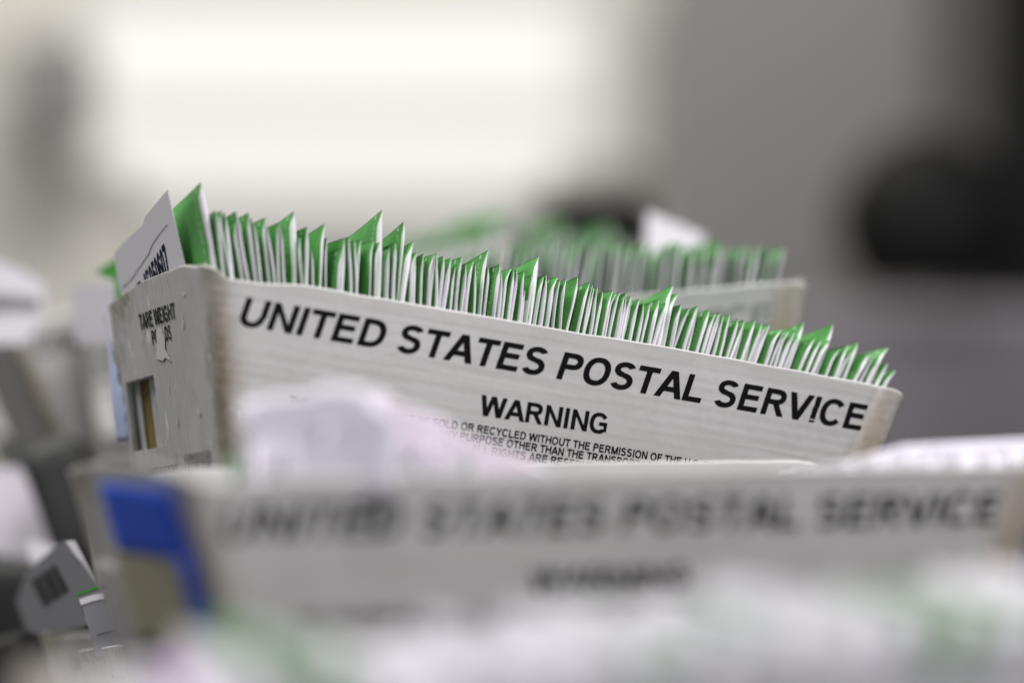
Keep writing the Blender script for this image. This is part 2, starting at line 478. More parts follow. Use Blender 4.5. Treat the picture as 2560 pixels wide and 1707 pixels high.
    for jz, z in enumerate(zz_):
        for dx, dy in prof:
            sh = (.006 if jz == 0 else .0025 if jz == 1 else .0006 if jz == 2 else 0) * max(0, min(1, (dx + .02) / .03))
            drop = .004 * max(0, dx / .01) if jz < 3 else 0
            vs_.append(Vector((L - TE * -z + dx - sh, TS * -z + dy + sh * .3, z - drop)))
    np_ = len(prof)
    for a in range(len(zz_) - 1):
        for b in range(np_ - 1): k = a * np_ + b; fs.append((k, k + np_, k + np_ + 1, k + 1))
    o = mesh('corner_sleeve', vs_, fs, M_TRAY, t, smooth=True); so = o.modifiers.new('s', 'SOLIDIFY'); so.thickness = .0012; so.offset = -1; kids.append(o)
    KIDS[t.name] = kids
    return t

def rotm(y, p, r):
    return Matrix.Rotation(rd(y), 4, 'Z') @ Matrix.Rotation(rd(p), 4, 'X') @ Matrix.Rotation(rd(r), 4, 'Y')
def pose(y, p, r, loc): return Matrix.Translation(loc) @ rotm(y, p, r)
def pose_at(y, p, r, local, u, v, Y):
    """tray rotated so, with its local point seen at (u, v) at distance Y"""
    return Matrix.Translation(P(u, v, Y) - (rotm(y, p, r) @ Vector(local))) @ rotm(y, p, r)
PROTO = make_tray()
first = [True]
def tray(mat, label):
    t = PROTO if first[0] else copy_tree(PROTO)
    first[0] = False
    t.matrix_world = mat
    tag(t, label, 'mail tray', 'corrugated plastic mail trays')
    return t, mat

MT, MM = tray(pose(22.066, -4.697, 9.511, Vector((-.21227, 2.08548, CZ + .05069))),
    'white corrugated tray in sharp focus, packed with green envelopes, black lettering readable')
FT, FM = tray(pose(20.653, -1.431, .512, Vector((-.18916, 1.67147, CZ - .07667))),
    'blurred white mail tray across the foreground with a blue label on its left end')
AT, AM = tray(pose_at(-6, -2, -5.5, (L, 0, 0), 1998, 711, 2.48),
    'blurred white mail tray behind the sharp one, tan stain on its right corner')
for o in AT.children:
    if o.name.startswith('printed'): o.data = o.data.copy(); o.data.materials[0] = M_FAINT
BT, BM = tray(pose_at(4, 0, -1, (L, 0, 0), 1640, 705, 3.15), 'farthest mail tray, only its green envelope tops showing above the others')
T1, T1M = tray(pose_at(24, -2, -9, (0, 0, 0), 8, 812, 2.9), 'blurred mail tray at the left edge, brown stained corner, printed card in it')
T2, T2M = tray(pose_at(22, -4, 8, (0, W, 0), 183, 800, 2.95), 'blurred mail tray close behind the left end of the sharp tray, its rounded corner showing')
HT, HM = tray(pose_at(24, -4, 9, (0, W, 0), 186, 1628, 2.33), 'low mail tray at the bottom left, its rim corner below the barcoded sheet')
IT, IM = tray(pose_at(30, -3, 10, (0, W, 0), 70, 1592, 2.62), 'low dark mail tray at the bottom left, behind the bar-coded sheet')
KT, KM = tray(pose_at(24, -2, 4, (0, 0, 0), -150, 1440, 3.2), 'mail tray cut by the left edge of the photo, pale blurred mail rising from it')
GT, GM = tray(pose_at(12, 0, .2, (0, 0, 0), 120, 1850, 1.16), 'nearest mail tray, below the frame under very blurred white and green mail')
tray(FM @ Matrix.Translation((.004, .004, -.157)), 'mail tray directly under the blurred foreground tray')
tray(AM @ Matrix.Translation((-.004, .004, -.157)), 'mail tray directly under the blurred tray behind the sharp one')
ST, SM = tray(MM @ Matrix.Translation((.005, .004, -.157)), 'mail tray directly under the sharp tray, behind the foreground tray')

# parts that only one tray has ------------------------------------------------
M_BLUE = flat('blue_label', (.014, .10, .74), .5, .4, .08)
M_CREAM = flat('cream_label', (.46, .43, .30), .6, .3, .2, 25)
M_FLAP = flat('torn_film_blue_glint', (.60, .70, 1.0), .12, .8, .05)  # the film's blue is a reflection put into its colour
M_OLIVE = flat('brown_liner_board', (.21, .155, .05), .7, .2, .25, 40)
M_SCUFF = flat('white_scuff', (.66, .65, .65), .5, .4, .05)
def strip_on_end(name, par, ydef, zs, lift, mat, ny=6):
    """sheet following the left end wall; ydef(z) -> (y0, y1)"""
    vs_, fs = [], []
    for z in zs:
        a, b = ydef(z)
        for i in range(ny + 1):
            y = a + (b - a) * i / ny
            vs_.append(Vector((end_x(y, z) - (lift(y, z) if callable(lift) else lift), y, z)))
    for j in range(len(zs) - 1):
        for i in range(ny):
            k = j * (ny + 1) + i; fs.append((k, k + 1, k + ny + 2, k + ny + 1))
    o = mesh(name, vs_, fs, mat, par, smooth=True)
    so = o.modifiers.new('s', 'SOLIDIFY'); so.thickness = .0003; so.offset = 0
    return o
zs = [-.004 - .1 * i / 24 for i in range(25)]
strip_on_end('torn_film', MT, lambda z: (.277 - .30 * max(0, -z - .02) * (z > -.075) - .0165 * (z <= -.075) + .0012 * sin(z * 400) + .6 * max(0, -z - .096), .2845), zs,
    lambda y, z: .0022 + .003 * sin((y - .268) / .018 * pi) + .001 * sin(z * 60), M_FLAP)
liner = []
for nm, y0, y1, dx, mt in (('liner_board', .150, .262, .0085, M_OLIVE), ('liner_strip', .190, .2075, .0070, M_TRAY), ('liner_strip', .236, .252, .0065, M_TRAY)):
    vs_ = [Vector((end_x(y, z) + dx, y, z)) for z in (-.035, -.06, -.09, -.12, -.14) for y in (y0, (y0 + y1) / 2, y1)]
    fs = [(r * 3 + c, r * 3 + c + 1, r * 3 + c + 4, r * 3 + c + 3) for r in range(4) for c in range(2)]
    o = mesh(nm, vs_, fs, mt, MT); so = o.modifiers.new('s', 'SOLIDIFY'); so.thickness = .001
# white rubbed star over the middle of the weight lines
def blob(name, par, pts, mat, lift=.0009):
    vs_ = [Vector((end_x(y, z) - lift, y, z)) for y, z in pts]
    return mesh(name, vs_, [tuple(range(len(vs_)))], mat, par)
blob('scuff', MT, [(.141, -.029), (.128, -.030), (.122, -.037), (.124, -.045), (.112, -.055), (.127, -.051), (.134, -.053), (.152, -.050), (.146, -.044), (.143, -.036)], M_SCUFF)
for y, z, a, b in ((.062, -.012, .007, .0022), (.178, -.028, .0014, .004), (.128, -.072, .0016, .005), (.118, -.098, .0028, .0032), (.060, -.094, .004, .004), (.072, -.030, .004, .006)):
    rs = random.Random(int(y * 1e4)); pts = []
    for i in range(15):
        an = 2 * pi * i / 15; r = rs.uniform(.35, 1.1); pts.append((y + a * r * cos(an), z + b * r * sin(an)))
    blob('scuff', MT, pts, M_SCUFF, .0006)

# blue and cream label on the foreground tray
def fl(y): return .0020
strip_on_end('blue_label', FT, lambda z: (.008, .180), [-.006 - .0415 * i / 8 for i in range(9)], .0016, M_BLUE, 10)
strip_on_end('blue_label_edge', FT, lambda z: (.007, .030), [-.0450 - .085 * i / 12 for i in range(13)], .0018, M_BLUE, 4)
strip_on_end('cream_label', FT, lambda z: (.034, .195), [-.0455 - .056 * i / 12 for i in range(13)], .0013, M_CREAM, 10)

strip_on_end('closed_handle_flap', FT, lambda z: (.165, .256), [-.056 - .062 * i / 8 for i in range(9)], .0007, M_TRAY, 6)
# ------------------------------------------------------------------ envelopes
EH, EW = .170, .232
def env_mesh(seed, kind, T=None, curl=None):
    rnd = random.Random(seed)
    T = T or rnd.uniform(.0017, .0030)
    ysn = [0, .0008, .002, .004, .007, .011, .016, .024, .04, .07, .11, .15, .19, .215, .226, .231, EW]
    zsn = [-EH, -.155, -.12, -.09, -.072, -.058, -.048, -.040, -.033, -.027, -.021, -.016, -.0115, -.008, -.005, -.0025, -.001, 0]
    amp = rnd.uniform(-.0016, .0016); ph = rnd.uniform(0, 6.28)
    bend = rnd.uniform(-.0022, .0022) if curl is None else curl
    tip = rnd.choice([0, 0, .0015, .003, -.002]) if curl is None else curl * .6
    kx = rnd.uniform(.4, .6); taper = rnd.uniform(.006, .020)
    zoff = rnd.uniform(-.006, .006)
    def center(y, z):
        near = math.exp(-y / .05)
        t = max(0, 1 + z / .07)
        c = amp * sin(z * 48 + ph) * near + bend * t * t * (.4 + .6 * near)
        c += tip * max(0, 1 + z / .014) ** 2 * math.exp(-y / .03)
        c += noise.noise(Vector((y * 9, z * 12, seed))) * .0018
        return c
    def half(y, z):
        e = min(y, EW - y); py = min(1, (e / .0050)) ** kx if e > 0 else 0
        d = -z; pz = min(1, d / taper); pz = pz ** .8 if d > 0 else 0
        d2 = EH + z; pz *= min(1, d2 / .02 + .1)
        bul = 1 + .35 * noise.noise(Vector((y * 25, z * 30, seed * 3.1)))
        return .00012 + .5 * T * py * pz * bul
    vs_ = []; nz, ny = len(zsn), len(ysn)
    for sgn in (-1, 1):
        for z in zsn:
            for y in ysn:
                # the top front corner droops a little; the top edge is not perfectly straight
                zz = z + (noise.noise(Vector((y * 14, seed, 1))) * .0008 if z > -.002 else 0)
                vs_.append(Vector((center(y, z) + sgn * half(y, z), y, zz)))
    fs, mi = [], []
    o2 = nz * ny
    for j in range(nz - 1):
        for i in range(ny - 1):
            k = j * ny + i
            fs.append((k, k + ny, k + ny + 1, k + 1)); mi.append(0)
            fs.append((o2 + k, o2 + k + 1, o2 + k + ny + 1, o2 + k + ny)); mi.append(1)
    for j in range(nz - 1):
        for i in (0, ny - 1):
            k = j * ny + i; q_ = (k, o2 + k, o2 + k + ny, k + ny)
            fs.append(q_ if i == 0 else q_[::-1]); mi.append(1)
    for i in range(ny - 1):
        k = (nz - 1) * ny + i; fs.append((k, o2 + k, o2 + k + 1, k + 1)[::-1]); mi.append(0)
        k = i; fs.append((k, o2 + k, o2 + k + 1, k + 1)); mi.append(1)
    me = bpy.data.meshes.new('mail_envelope'); me.from_pydata([tuple(v) for v in vs_], [], fs)
    left = {'green': ME_G, 'white': ME_W, 'plain': ME_P}[kind]
    me.materials.append(left); me.materials.append(ME_P if kind == 'plain' else ME_G)
    me.polygons.foreach_set('material_index', mi)
    me.polygons.foreach_set('use_smooth', [True] * len(me.polygons)); me.update()
    return me
VG = [env_mesh(i, 'green') for i in range(16)]
VW = [env_mesh(40 + i, 'white') for i in range(8)]
VP = [env_mesh(70 + i, 'plain', .0042) for i in range(6)]
VBIG = [env_mesh(90 + i, 'green', .0050, .0006) for i in range(3)]

def envelope(TM, x, h, lean, alpha=3, yaw=0, y0=.012, me=None, label='', group=None, name='mail_envelope'):
    """stands at x along the tray rim, its top front corner h above the rim, leaning, in a tray matrix TM"""
    y0 = y0 + .006 + (EH - h) * max(0, sin(rd(alpha)))        # keep the lower front corner inside the wall
    M = TM @ Matrix.Translation((x, y0, 0)) @ Matrix.Rotation(rd(lean), 4, 'Y') @ Matrix.Rotation(rd(yaw), 4, 'Z') \
        @ Matrix.Translation((0, 0, h)) @ Matrix.Rotation(-rd(alpha), 4, 'X')
    o = bpy.data.objects.new(name, me); COL.objects.link(o); o.matrix_world = M
    tag(o, label, 'envelope', group)
    return o
def proj(v): return (1280 + FPX * v.x / v.y, 853.5 - FPX * (v.z - CZ) / v.y)
def x_at(TM, u, y0=.012):
    a, b = -.3, .9
    for _ in range(40):
        m_ = (a + b) / 2
        if proj(TM @ Vector((m_, y0, 0)))[0] < u: a = m_
        else: b = m_
    return (a + b) / 2

LEAN = [(0, -19), (.03, -17), (.06, -12), (.10, -8), (.15, -5), (.20, -1.5), (.27, 2), (.33, 6), (.40, 11), (.45, 15), (.50, 19), (.54, 22)]
HTAB = [(0, .046), (.05, .046), (.12, .044), (.2, .043), (.27, .043), (.33, .040), (.40, .039), (.46, .037), (.52, .032), (.545, .029)]
# prominent envelopes of the sharp tray: position of the foot, height, label
SPEC = [
 (547, .0670, -15, 'big', 7, 'tallest green envelope leaning left beside the white numbered card'),
 (586, .0480, None, 'g', 3, None), (598, .0470, None, 'g', 3, None),
 (745, .0565, -6, 'big', 5, 'tall green envelope standing above the letters IT of UNITED'),
 (812, .0520, -3, 'g', 6, 'green pointed envelope right of the tall one above UNITED'),
 (955, .0700, -3, 'big', 8, 'highest green envelope of the sharp row, above the first S of STATES'),
 (1010, .0650, -.5, 'g', 8, 'green pointed envelope just right of the highest one in the sharp row'),
 (1018, .0500, 1, 'big', 4, None),
 (1215, .0560, 1, 'g', 7, 'thin green envelope sticking up above the letters ES of STATES'),
 (1332, .0580, 4, 'big', 6, 'green envelope with a curled tip above the gap between STATES and POSTAL'),
 (1430, .0470, 7, 'g', 4, None),
 (1655, .0560, 9.5, 'big', 7, 'long green envelope edge rising above the letters AL of POSTAL'),
 (1665, .0500, 9.5, 'g', 3, None),
 (1725, .0440, 12, 'g', 5, None), (1985, .0475, 16, 'g', 5, 'green envelope standing out above the first E of SERVICE'),
 (2050, .0510, 18, 'g', 5, 'tallest green envelope near the right end of the sharp row'),
 (2120, .0400, 18, 'g', 4, None), (2185, .0420, 21, 'g', 5, 'last tall green envelope before the right corner of the sharp tray'),
]
GRP = 'envelopes packed in the sharp tray'
LBL = 'white-edged green envelope in the sharp tray, no taller than its neighbours'
rnd = random.Random(11)
spx = []
for u, h, ln, kind, al, lab in SPEC:
    x = x_at(MM, u); spx.append(x)
    me = VBIG[len(spx) % 3] if kind == 'big' else VG[(len(spx) * 5) % 16]
    envelope(MM, x, h, lerp_tab(LEAN, x) if ln is None else ln, al, rnd.uniform(-1, 1), rnd.uniform(.008, .012), me, lab or LBL, GRP)
x = x_at(MM, 566); xe = x_at(MM, 2212); i = 0
run = 0
while x < xe:
    if all(abs(x - s) > .0034 for s in spx):
        lean = lerp_tab(LEAN, x) + rnd.gauss(0, .75)
        h = lerp_tab(HTAB, x) + rnd.gauss(0, .0014)
        if rnd.random() < .06: h -= rnd.uniform(.004, .014)
        kind = VG if rnd.random() < .93 else VW
        envelope(MM, x, h, lean, rnd.uniform(.3, 3.2), rnd.uniform(-1.2, .8), (rnd.uniform(.006, .011) if rnd.random() < .78 else rnd.uniform(.010, .020)), rnd.choice(kind), LBL, GRP)
    if run <= 0: run = rnd.randint(2, 7); dense = rnd.random() < .5
    run -= 1
    x += rnd.uniform(.0034, .0040) if dense else rnd.uniform(.0041, .0054)

# pale lettering near the corner of the tall green ones
def green_print(TM, u, h, ln, al, rows, y0=.0):
    x = x_at(TM, u)
# ------------------------------------------------------------------ the numbered card in the left end of the sharp tray
class Pl:
    """a plane in the world; at(u, v) is the point of it seen at photo position (u, v)"""
    def __init__(s, p, n): s.p, s.n = Vector(p), Vector(n).normalized()
    def at(s, u, v, lift=0):
        d = Vector(((u - 1280) / FPX, 1, -(v - 853.5) / FPX)); o = Vector((0, 0, CZ))
        k = (s.p - o).dot(s.n) / d.dot(s.n); return o + d * k + s.n * lift
def solid_poly(name, pts, n, th, mat, parent=None):
    k = len(pts); vs_ = list(pts) + [p - n * th for p in pts]
    fs = [tuple(range(k)), tuple(range(2 * k - 1, k - 1, -1))] + [(i, i + k, (i + 1) % k + k, (i + 1) % k) for i in range(k)]
    return mesh(name, vs_, fs, mat, parent)
def ribbon(name, pl, pts, wpx, mat, parent, lift=.0003):
    vs_, fs = [], []
    for i, (u, v) in enumerate(pts):
        a = pts[max(0, i - 1)]; b = pts[min(len(pts) - 1, i + 1)]
        dx, dy = b[0] - a[0], b[1] - a[1]; l_ = math.hypot(dx, dy); nx, ny = -dy / l_ * wpx / 2, dx / l_ * wpx / 2
        vs_ += [pl.at(u + nx, v + ny, lift), pl.at(u - nx, v - ny, lift)]
    for i in range(len(pts) - 1): fs.append((2 * i, 2 * i + 1, 2 * i + 3, 2 * i + 2))
    return mesh(name, vs_, fs, mat, parent)
Rm = MM.to_3x3()
nrm = Rm @ Vector((-cos(rd(20)), 0, -sin(rd(20))))       # leans left over the end wall, faces left
cpl = Pl(MM @ Vector((.0045, .1, .0)), nrm)
card = empty('numbered_card'); tag(card, 'white card with dark narrow digits leaning out of the left end of the sharp tray', 'card')
cp = [(419, 474), (390, 509), (363, 541), (357, 563), (320, 597), (285, 634), (292, 690), (306, 752), (318, 800), (470, 800), (468, 700), (463, 664), (440, 570)]
solid_poly('card_sheet', [cpl.at(*p) for p in cp], nrm, .0004, M_CARD, card)
ribbon('printed_line', cpl, [(419, 561), (399, 586), (383, 609), (377, 622), (373, 634), (350, 668), (328, 700), (305, 722)], 1.6, M_WORN, card)
pl, wd_ = layout('ID 45050607', GLB)
items = [[(a / wd_, b) for a, b in p] for p in pl]
def cmap(a, b, lf):
    u = 340 + a * (411 - 340) + (1 - b) * 17; v = 715 + a * (607 - 715) + (1 - b) * 82 * (.55 + .45 * a)
    return cpl.at(u, v, .0003 + lf)
text_mesh('printed_digits', items, cmap, M_NAVY, card)
# a second card edge behind it
cpl2 = Pl(MM @ Vector((.0100, .1, .0)), Rm @ Vector((-cos(rd(16)), 0, -sin(rd(16)))))

# ------------------------------------------------------------------ mail of the other trays
rnd = random.Random(5)
def row(TM, u0, u1, htab, lean, kinds, label, group, dx=(.0042, .0062), y0=(.008, .014), al=(1, 6), jit=.003, yw=(-2, 1.5)):
    x = x_at(TM, u0); xe = x_at(TM, u1); n = 0
    while x < xe:
        u = proj(TM @ Vector((x, .012, 0)))[0]
        h = lerp_tab(htab, u) + rnd.gauss(0, jit)
        envelope(TM, x, h, lean(u) + rnd.gauss(0, 1.2), rnd.uniform(*al), rnd.uniform(*yw), rnd.uniform(*y0), rnd.choice(kinds), label, group)
        x += rnd.uniform(*dx); n += 1
    return n
VGW = VG + VW
nA = row(AM, 1150, 1950, [(1150, .060), (1400, .057), (1700, .046), (1960, .036)], lambda u: 8 + (u - 1150) / 800 * 8, VGW,
    'blurred green-topped envelope packed in the tray behind the sharp one', 'envelopes in the tray behind', (.0052, .0088), al=(0, 5), jit=.002, yw=(5, 12))
nB = row(BM, 1030, 1560, [(1030, .050), (1255, .066), (1300, .062), (1560, .050)], lambda u: 4, VGW,
    'very blurred green envelope of the farthest tray, seen as a soft green tip', 'envelopes in the farthest tray', (.005, .009), al=(0, 6), jit=.007, yw=(5, 12))
nF = row(FM, 600, 1330, [(600, .014), (640, .018), (830, .024), (960, .026), (1060, .024), (1180, .012), (1330, -.004)], lambda u: -3 + (u - 600) / 700 * 8, VP * 3 + VW[:2],
    'blurred pinkish-white envelope bunched in the left half of the foreground tray', 'white mail in the left half of the foreground tray', (.0046, .0056), al=(1, 4), jit=.0012, yw=(-20, -15))
row(FM, 1340, 1900, [(1340, -.006), (1900, -.004)], lambda u: 8, VP + VW, 'envelope standing below the rim in the middle of the foreground tray', 'low mail in the foreground tray', (.006, .009))
nF2 = row(FM, 1960, 2620, [(1960, -.002), (2060, .002), (2160, .006), (2240, .012), (2620, .014)], lambda u: 12, VP * 5 + VW[:1],
    'blurred white envelope at the right end of the foreground tray', 'white mail at the right end of the foreground tray', (.0046, .006), al=(0, 2), jit=.0015, yw=(-12, -8))
GTAB = [(60, -.01), (350, -.002), (520, .004), (620, .024), (700, .032), (800, .024), (1050, .020), (1300, .026), (1700, .033), (2200, .040), (2900, .045)]
nG = row(GM, 420, 2900, GTAB, lambda u: 4 + (u - 150) / 2400 * 9, VP * 5 + VW[:5] + VG[:3],
    'very blurred white or green envelope of the nearest tray, along the bottom of the photo', 'mail in the nearest tray', (.0046, .0064), al=(0, 4), jit=.0022)
M_PINK1, M_PINK2 = flat('white_envelope_paper', (.68, .655, .72), .6, .3, .05, 30), flat('pinkish_paper', (.72, .64, .715), .6, .3, .05, 30)
def bulged(name, label, pl, pts, mat, amp):
    # envelope lying open-faced: outline at its own place, surface slightly crumpled
    e = empty(name); tag(e, label, 'envelope')
    cu, cv = sum(p[0] for p in pts) / len(pts), sum(p[1] for p in pts) / len(pts); R_ = 5; vs_, fs = [], []
    dense = []
    for a, b in zip(pts, pts[1:] + pts[:1]):
        for k in range(4): dense.append((a[0] + (b[0] - a[0]) * k / 4, a[1] + (b[1] - a[1]) * k / 4))
    n_ = len(dense)
    for r in range(R_ + 1):
        f = r / R_
        for (u, v) in dense:
            uu, vv = cu + (u - cu) * f, cv + (v - cv) * f
            vs_.append(pl.at(uu, vv, (1 - f * f) * amp + noise.noise(Vector((uu * .012, vv * .012, 2))) * amp * .8))
    for r in range(R_):
        for k in range(n_): fs.append((r * n_ + k, r * n_ + (k + 1) % n_, (r + 1) * n_ + (k + 1) % n_, (r + 1) * n_ + k))
    o_ = mesh('paper_sheet', vs_, fs, mat, e, smooth=True); so = o_.modifiers.new('s', 'SOLIDIFY'); so.thickness = .001
    return e
bulged('large_envelope', 'large blurred white envelope rising at the left of the foreground tray', Pl(FM @ Vector((.07, .03, 0)), (-.30, -1, .15)),
    [(592, 1012), (640, 992), (770, 982), (812, 962), (905, 966), (930, 996), (990, 1040), (985, 1120), (990, 1250), (800, 1260), (602, 1250)], M_PINK1, .0005)
bulged('large_envelope', 'pinkish envelope sloping down to the right behind the foreground tray rim', Pl(FM @ Vector((.15, .045, 0)), (.25, -1, .05)),
    [(880, 982), (960, 978), (1010, 1016), (1095, 1040), (1170, 1095), (1300, 1140), (1400, 1190), (1400, 1260), (1150, 1265), (930, 1250), (905, 1100)], M_PINK2, .0006)
bulged('large_envelope', 'blurred white envelope lying over the right end of the foreground tray', Pl(FM @ Vector((.47, .06, 0)), (.1, -1, .35)),
    [(1900, 1190), (2090, 1160), (2180, 1134), (2260, 1112), (2400, 1104), (2640, 1092), (2640, 1240), (2300, 1250), (2000, 1240)], M_PINK1, .0001)
bulged('flyer', 'small purple-printed paper at the bottom left of the nearest mail', Pl(P(440, 1690, 1.35), (-.2, -1, .3)),
    [(380, 1668), (450, 1660), (530, 1672), (540, 1760), (380, 1760)], flat('purple_print', (.22, .06, .26), .6, .3, .1), .003)
nK = row(KM, -150, 330, [(-150, .10), (60, .095), (200, .06), (330, .03)], lambda u: -2, VP * 2 + VW,
    'pale blurred envelope in the tray cut by the left edge', 'mail in the tray at the left edge', (.006, .009), al=(0, 8), jit=.006)

# loose sheets and cards ------------------------------------------------------
def sheet(name, label, pts, pl, th=.0006, mat=M_CARD, cat='card'):
    e = empty(name); tag(e, label, cat)
    solid_poly('paper_sheet', [pl.at(*p) for p in pts], pl.n, th, mat, e); return e
# white card sticking up from the tray behind
pA = Pl(P(1700, 600, 2.86), (-.25, -1, .1))
sheet('white_card', 'blurred blank white card slanting above the green tops of the tray behind', [(1618, 528), (1760, 588), (1752, 690), (1606, 690)], pA, .002)
# printed card in the far-left tray
pL = Pl(P(60, 720, 2.82), (-.25, -1, .05))
c1 = sheet('printed_card', 'blurred white card with smeared black print at the left edge', [(-60, 632), (0, 655), (60, 678), (112, 712), (106, 800), (60, 860), (-60, 860)], pL)
pl_, wd_ = layout('CALIFORNIA', GLB)
M_BK = M_INK
pl2 = []
for k in range(16):
    u0 = -50 + k * 9.5; pl2.append([(u0, 728 + k), (u0 + 4.5, 729 + k), (u0 + 3.5, 776 + (k * 7 % 11)), (u0 - 1.5, 775 + (k * 5 % 9))])
text_mesh('printed_bars', pl2, lambda a, b, lf: pL.at(a, b, .0005 + lf), M_WORN, c1)
# mail behind the numbered card
p2 = Pl(P(250, 740, 2.68), (-.3, -1, .05))
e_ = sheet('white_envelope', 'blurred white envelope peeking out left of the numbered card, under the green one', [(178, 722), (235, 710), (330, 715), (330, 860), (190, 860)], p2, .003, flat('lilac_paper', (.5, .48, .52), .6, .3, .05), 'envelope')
M_GREENP = flat('green_paper', (.06, .28, .05), .6, .3, .1)
p3 = Pl(P(250, 700, 2.50), (-.3, -1, .05))
e_ = sheet('green_envelope', 'green envelope corner sticking out left of the numbered card', [(238, 682), (300, 640), (345, 640), (345, 860), (290, 860), (288, 702)], p3, .002, M_GREENP, 'envelope')

# the bar-coded sheet standing in the low tray, its shade put into the grey
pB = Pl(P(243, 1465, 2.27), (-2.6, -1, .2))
doc = empty('barcoded_sheet'); tag(doc, 'shade-grey paper sheet with a black barcode and a thin green stripe at the bottom left', 'sheet')
solid_poly('upper_sheet', [pB.at(*p) for p in [(158, 1350), (200, 1400), (243, 1466), (192, 1482), (205, 1530), (222, 1562), (70, 1588), (40, 1500), (72, 1420)]], pB.n, .0005, flat('shaded_white_paper', (.17, .17, .18), .6, .3, .05), doc)
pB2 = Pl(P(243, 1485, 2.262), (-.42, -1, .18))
solid_poly('lower_sheet', [pB2.at(*p) for p in [(194, 1489), (250, 1468), (300, 1480), (340, 1600), (300, 1640), (238, 1640), (222, 1570), (205, 1515)]], pB2.n, .0005, flat('shaded_white_paper_light', (.27, .27, .29), .6, .3, .05), doc)  # lighter grey, again shade put into white paper
ribbon('green_stripe', pB2, [(190, 1486), (215, 1478), (246, 1467)], 7, M_GREENP, doc, .0006)
ribbon('white_band', pB2, [(201, 1505), (230, 1495), (262, 1488)], 15, M_CARD, doc, .0005)
ribbon('fold_line', pB2, [(243, 1587), (270, 1580), (296, 1574)], 2.2, M_WORN, doc, .0008)
bars = []
rb = random.Random(3)
def bc(t, q_): return (140 + q_ * 34 - t * 62, 1410 + q_ * 66 + t * 40)
k = 0
while k < 1:
    w_ = rb.choice([.018, .018, .03, .045]) if k > 0 else .06
    bars.append([bc(k, 0), bc(min(1, k + w_), 0), bc(min(1, k + w_), 1), bc(k, 1)]); k += w_ + rb.choice([.012, .018, .028])
text_mesh('barcode', bars, lambda a, b, lf: pB.at(a, b, .0006 + lf), M_INK, doc)

# ------------------------------------------------------------------ setting
def wallbox(name, u0, u1, v0, v1, Y, depth, mat, parent=None, bev=0):
    a, b = P(u0, v0, Y), P(u1, v1, Y)
    return box(name, ((a.x + b.x) / 2, Y + depth / 2, (a.z + b.z) / 2), (abs(b.x - a.x), depth, abs(a.z - b.z)), mat, parent, bev)
M_WALL = flat('beige_wall_paint', (.70, .68, .63), .8, .2, .05, 2)
M_GREY = flat('grey_partition_paint', (.225, .217, .217), .8, .2, .06, 2)
M_FLOOR = flat('grey_floor', (.16, .155, .15), .6, .3, .15, 3)
M_BLACK = flat('black_plastic', (.006, .006, .006), .6, .2, .2, 8)
M_DARK = flat('dark_grey_plastic', (.035, .037, .036), .6, .3, .2, 8)
M_LILAC = flat('lilac_grey_cloth', (.24, .225, .25), .9, .1, .1, 6)
YB = 9.6
floor = mesh('floor', [(-12, -4, 0), (12, -4, 0), (12, 14, 0), (-12, 14, 0)], [(0, 1, 2, 3)], M_FLOOR); floor['kind'] = 'structure'
o = wallbox('back_wall', -2600, 4200, -2200, 2000, YB + .12, .2, M_WALL); o['kind'] = 'structure'
o = wallbox('partition', 1655, 4000, -1400, 2400, 8.4, .12, M_GREY); tag(o, 'plain grey partition filling the upper right of the background', 'partition')
# window
win = empty('window'); tag(win, 'large bright blurred window in the upper left of the background', 'window')
M_WIN = N('daylit_window_pane', .5, .2); M_WIN.base((.3, .3, .29))
M_WIN.b.inputs['Emission Color'].default_value = (1, .985, .93, 1); M_WIN.b.inputs['Emission Strength'].default_value = .70
M_WIN = M_WIN.m
M_WALL_GLOW = N('wall_glow_faint', .6, .2); M_WALL_GLOW.base((.7, .69, .66))
M_WALL_GLOW.b.inputs['Emission Color'].default_value = (1, .985, .93, 1); M_WALL_GLOW.b.inputs['Emission Strength'].default_value = .2; M_WALL_GLOW = M_WALL_GLOW.m  # faint emission meant for the bright wall under the window, unused
M_FRAME = flat('window_frame_paint', (.72, .71, .66), .6, .3, .05)
def lit(name, e):
    m = N(name, .6, .2); m.base((.35, .345, .33)); m.b.inputs['Emission Color'].default_value = (1, .985, .93, 1)
    m.b.inputs['Emission Strength'].default_value = e; return m.m
M_GLOW, M_GLOW2 = lit('window_glow', .50), lit('window_glow_dim', .24)  # emission steps added round the panes for a soft window glow
wallbox('pane', 262, 1405, 4, 248, YB, .02, M_WIN, win)
wallbox('pane', 262, 1405, 288, 418, YB, .02, M_WIN, win)
wallbox('mullion', 205, 1500, 248, 288, YB - .03, .05, M_FRAME, win)
for a in ((205, 262, 4, 418), (1405, 1500, 4, 418)): wallbox('glow_strip', *a, YB - .01, .03, M_GLOW, win)
for a in ((170, 205, 0, 430), (1500, 1610, 0, 420)): wallbox('glow_jamb', *a, YB - .02, .04, M_GLOW2, win)
wallbox('glow_head', 170, 1610, -40, 4, YB - .02, .04, M_GLOW2, win)
wallbox('wall_glow', 330, 1360, 418, 500, YB - .02, .04, M_GLOW, win)  # makes the wall below the panes glow in place of window light
wallbox('wall_glow', 400, 1280, 500, 620, YB - .02, .04, M_GLOW2, win)
o = wallbox('wall_cabinet', 15, 215, 100, 330, YB - .3, .25, flat('grey_cabinet_paint', (.24, .24, .235), .6, .3, .1), None, .02); tag(o, 'small grey box on the wall left of the bright window', 'cabinet')
o = wallbox('dark_monitor', 1330, 1640, 490, 640, 4.8, .2, M_BLACK, None, .03); tag(o, 'dark blurred screen or box behind the farthest green envelopes', 'monitor')
